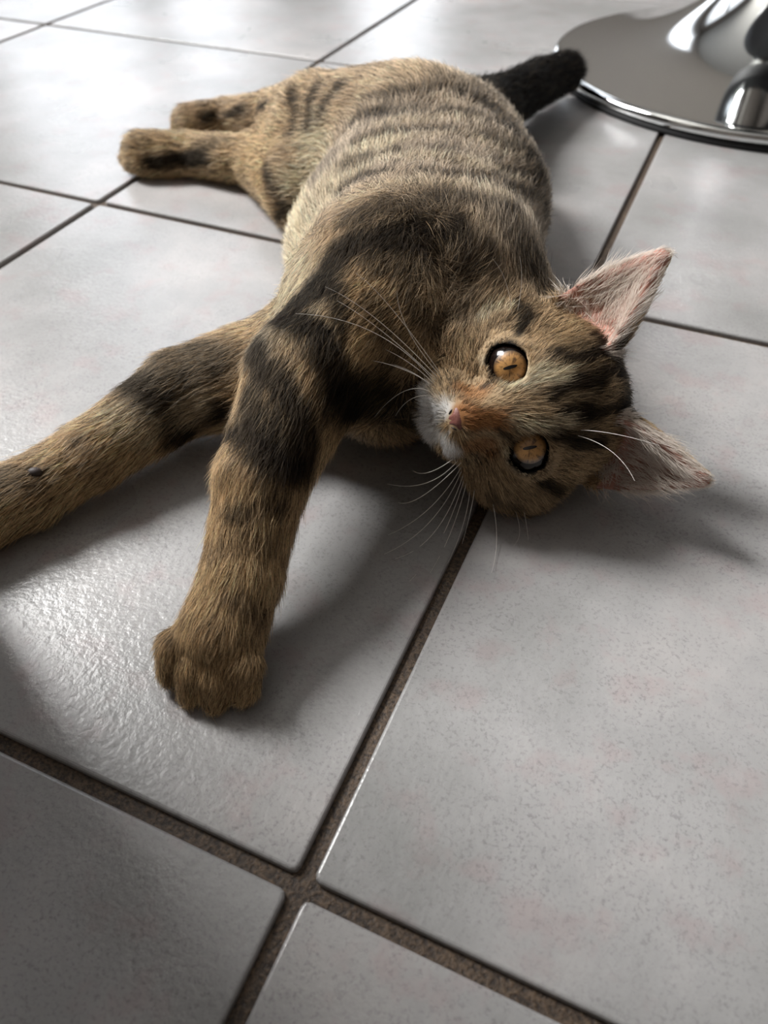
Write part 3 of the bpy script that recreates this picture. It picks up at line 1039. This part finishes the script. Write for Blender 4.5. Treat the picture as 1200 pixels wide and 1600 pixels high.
MAT_IRIS = iris_material()
MAT_PUPIL = wet('black_pupil', (0.002, 0.002, 0.002, 1))
MAT_BALL = wet('dark_eyeball', srgb(20, 13, 10))
MAT_BALL.node_tree.nodes['Principled BSDF'].inputs['Coat Weight'].default_value = 0.35
MAT_BALL.node_tree.nodes['Principled BSDF'].inputs['Specular IOR Level'].default_value = 0.15
for s in (1, -1):
    c = hd(*EYE_L[s])
    z_ = CAM_C - c
    z_ /= np.linalg.norm(z_)
    y_ = HEAD_R[:, 2] - z_ * (HEAD_R[:, 2] @ z_); y_ /= np.linalg.norm(y_)
    x_ = np.cross(y_, z_)
    m4 = np.eye(4); m4[:3, 0], m4[:3, 1], m4[:3, 2], m4[:3, 3] = x_, y_, z_, c
    bm = bmesh.new()
    bmesh.ops.create_uvsphere(bm, u_segments=40, v_segments=24, radius=0.0103)
    me = bpy.data.meshes.new('eye'); bm.to_mesh(me); bm.free()
    me.polygons.foreach_set('use_smooth', [True] * len(me.polygons)); me.materials.append(MAT_BALL)
    eye = link_obj('eye', me, cat, label='amber eye with slit pupil')
    eye.matrix_world = Matrix(m4.tolist())
    link_obj('iris', cap_mesh('iris', 0.01038, 0.62, MAT_IRIS, bulge=0.0004), eye, label='amber iris')
    link_obj('pupil', cap_mesh('pupil', 0.01042, 0.25, MAT_PUPIL, sx=0.24, sy=1.0, bulge=0.00042), eye, label='black slit pupil')


def nose_material():
    m, nt, b = new_mat('pink_nose_leather')
    N, L = nt.nodes, nt.links
    tc = N.new('ShaderNodeTexCoord')
    n = N.new('ShaderNodeTexVoronoi'); n.inputs['Scale'].default_value = 1500
    L.new(tc.outputs['Object'], n.inputs['Vector'])
    bp = N.new('ShaderNodeBump'); bp.inputs['Strength'].default_value = 0.3; bp.inputs['Distance'].default_value = 0.0002
    L.new(n.outputs[0], bp.inputs['Height']); L.new(bp.outputs[0], b.inputs['Normal'])
    b.inputs['Base Color'].default_value = srgb(122, 76, 68)
    b.inputs['Roughness'].default_value = 0.5
    return m


bm = bmesh.new()
bmesh.ops.create_uvsphere(bm, u_segments=32, v_segments=20, radius=1.0)
for v_ in bm.verts:
    x, y, z = v_.co
    wdt = 0.34 + 0.26 * (z * 0.5 + 0.5)
    dent = 0.10 * math.exp(-((abs(x) - 0.62) / 0.22) ** 2 - ((z + 0.25) / 0.35) ** 2) if y > 0 else 0
    groove = 0.05 * math.exp(-(x / 0.12) ** 2) * (1 if (y > 0 and z < 0.2) else 0)
    v_.co = Vector(hd(x * wdt * 1.08, 4.04 + y * 0.36 - dent - groove + 0.06 * z, -1.46 + z * 0.40))
nose_me = bpy.data.meshes.new('nose'); bm.to_mesh(nose_me); bm.free()
nose_me.polygons.foreach_set('use_smooth', [True] * len(nose_me.polygons)); nose_me.materials.append(nose_material())
nose = link_obj('nose', nose_me, cat, label='pink brown nose leather')
MAT_DARKSKIN = plain('dark_nostril', srgb(30, 18, 16), 0.5)
for s in (1, -1):
    bm = bmesh.new()
    bmesh.ops.create_uvsphere(bm, u_segments=16, v_segments=10, radius=1.0)
    for v_ in bm.verts:
        x, y, z = v_.co
        v_.co = Vector(hd(0.31 * s + x * 0.13 + 0.06 * s * z, 4.24 + y * 0.10 - 0.10 * abs(x), -1.56 + z * 0.10 + 0.05 * x * s))
    me = bpy.data.meshes.new('nostril'); bm.to_mesh(me); bm.free()
    me.polygons.foreach_set('use_smooth', [True] * len(me.polygons)); me.materials.append(MAT_DARKSKIN)
    link_obj('nostril', me, nose)


def depth_of(p):
    return -((p - CAM_C) @ CAM_R)[2]


def at_depth(u, v, dep):
    return CAM_C + CAM_R @ (np.array([(u - 600) / F_PX, -(v - 800) / F_PX, -1.0]) * dep)


def tube_mesh(name, pts, r0, r1, mat, n=5):
    verts, faces = [], []
    m = len(pts)
    for i, p in enumerate(pts):
        tg = pts[min(i + 1, m - 1)] - pts[max(i - 1, 0)]
        tg /= np.linalg.norm(tg)
        a = np.cross(tg, [0.3, 0.2, 0.93]); a /= np.linalg.norm(a)
        b_ = np.cross(tg, a)
        r = r0 + (r1 - r0) * i / (m - 1)
        for j in range(n):
            t = 2 * math.pi * j / n
            verts.append(p + r * (a * math.cos(t) + b_ * math.sin(t)))
    for i in range(m - 1):
        for j in range(n):
            k = (j + 1) % n
            faces.append((i * n + j, i * n + k, (i + 1) * n + k, (i + 1) * n + j))
    return mesh_from(name, verts, faces, mat, True)


MAT_WHISKER = plain('white_whisker', srgb(245, 240, 232), 0.35)
# root, middle and tip of each whisker as seen in the photograph, and how far the tip stands from the root in depth (cm)
WHISK = [
    ((688, 583), (610, 480), (556, 427), -1.2), ((684, 590), (590, 500), (508, 448), -1.0), ((682, 594), (600, 520), (527, 470), -0.6),
    ((680, 598), (585, 520), (462, 490), -0.8), ((678, 600), (600, 545), (500, 522), -0.2), ((676, 602), (590, 565), (484, 562), -0.5),
    ((675, 604), (600, 566), (508, 572), 0.2), ((672, 612), (630, 612), (585, 652), 0.8), ((670, 618), (640, 625), (618, 650), 0.9),
    ((690, 590), (640, 520), (620, 455), -1.5),
    ((700, 735), (665, 755), (605, 756), 0.6), ((704, 742), (660, 775), (622, 785), 0.6), ((708, 746), (670, 795), (606, 836), 1.0),
    ((712, 748), (672, 815), (600, 866), 1.2), ((718, 750), (680, 830), (618, 873), 1.4), ((722, 752), (690, 840), (640, 908), 1.2),
    ((728, 754), (705, 830), (672, 895), 1.2), ((735, 757), (725, 815), (700, 880), 1.2), ((742, 760), (735, 800), (722, 850), 1.0),
    ((695, 728), (670, 738), (645, 735), 0.5), ((768, 790), (776, 840), (768, 895), 0.6), ((805, 800), (812, 830), (803, 852), 0.4),
    ((820, 800), (824, 830), (825, 845), 0.4),
    ((905, 672), (960, 678), (1030, 696), -1.0), ((900, 680), (955, 705), (992, 752), -1.0),
    ((800, 490), (790, 440), (770, 405), -0.8), ((808, 488), (815, 440), (812, 400), -0.8),
]
for (ru, rv), (mu, mv), (tu, tv_), dd in WHISK:
    root = None
    for st in range(12):
        root = on_cat(ru + (775 - ru) * st * 0.04, rv + (660 - rv) * st * 0.04)
        if root is not None and np.linalg.norm(root - HEAD_T) < 0.062:
            break
    if root is None:
        print('whisker root off the cat', ru, rv)
        continue
    d0 = depth_of(root)
    if dd < 0:
        dd *= 2.2
    mid = at_depth(mu, mv, d0 + dd * 0.004 - 0.003)
    tip = at_depth(tu, tv_, d0 + dd * 0.01)
    if tip[2] < 0.002:
        tip = pix(tu, tv_, 0.002)
    ctl = 2 * mid - 0.5 * (root + tip)
    pts_ = [(1 - t) ** 2 * root + 2 * t * (1 - t) * ctl + t * t * tip for t in np.linspace(0, 1, 14)]
    link_obj('whisker', tube_mesh('whisker', pts_, 0.00015 if ru < 780 else 0.00009, 0.00004, MAT_WHISKER), cat)

# carpal pad on the lower foreleg, claws of the near paw
MAT_PAD = plain('dark_paw_pad', srgb(52, 42, 40), 0.6)


def blob(name, c, r, mat, parent, M=None):
    M = np.eye(3) if M is None else M
    bm = bmesh.new()
    bmesh.ops.create_uvsphere(bm, u_segments=16, v_segments=10, radius=1.0)
    for v_ in bm.verts:
        v_.co = Vector(np.asarray(c) + M @ (np.array(v_.co) * np.array(r)))
    me = bpy.data.meshes.new(name); bm.to_mesh(me); bm.free()
    me.polygons.foreach_set('use_smooth', [True] * len(me.polygons)); me.materials.append(mat)
    return link_obj(name, me, parent)


pp = on_cat(54, 738)
if pp is not None:
    pd_ = blob('carpal_pad', pp - np.array([0, 0, 0.0002]), (0.0030, 0.0022, 0.0022), MAT_PAD, cat, axes(0.5))
    pd_['label'] = 'dark carpal pad'
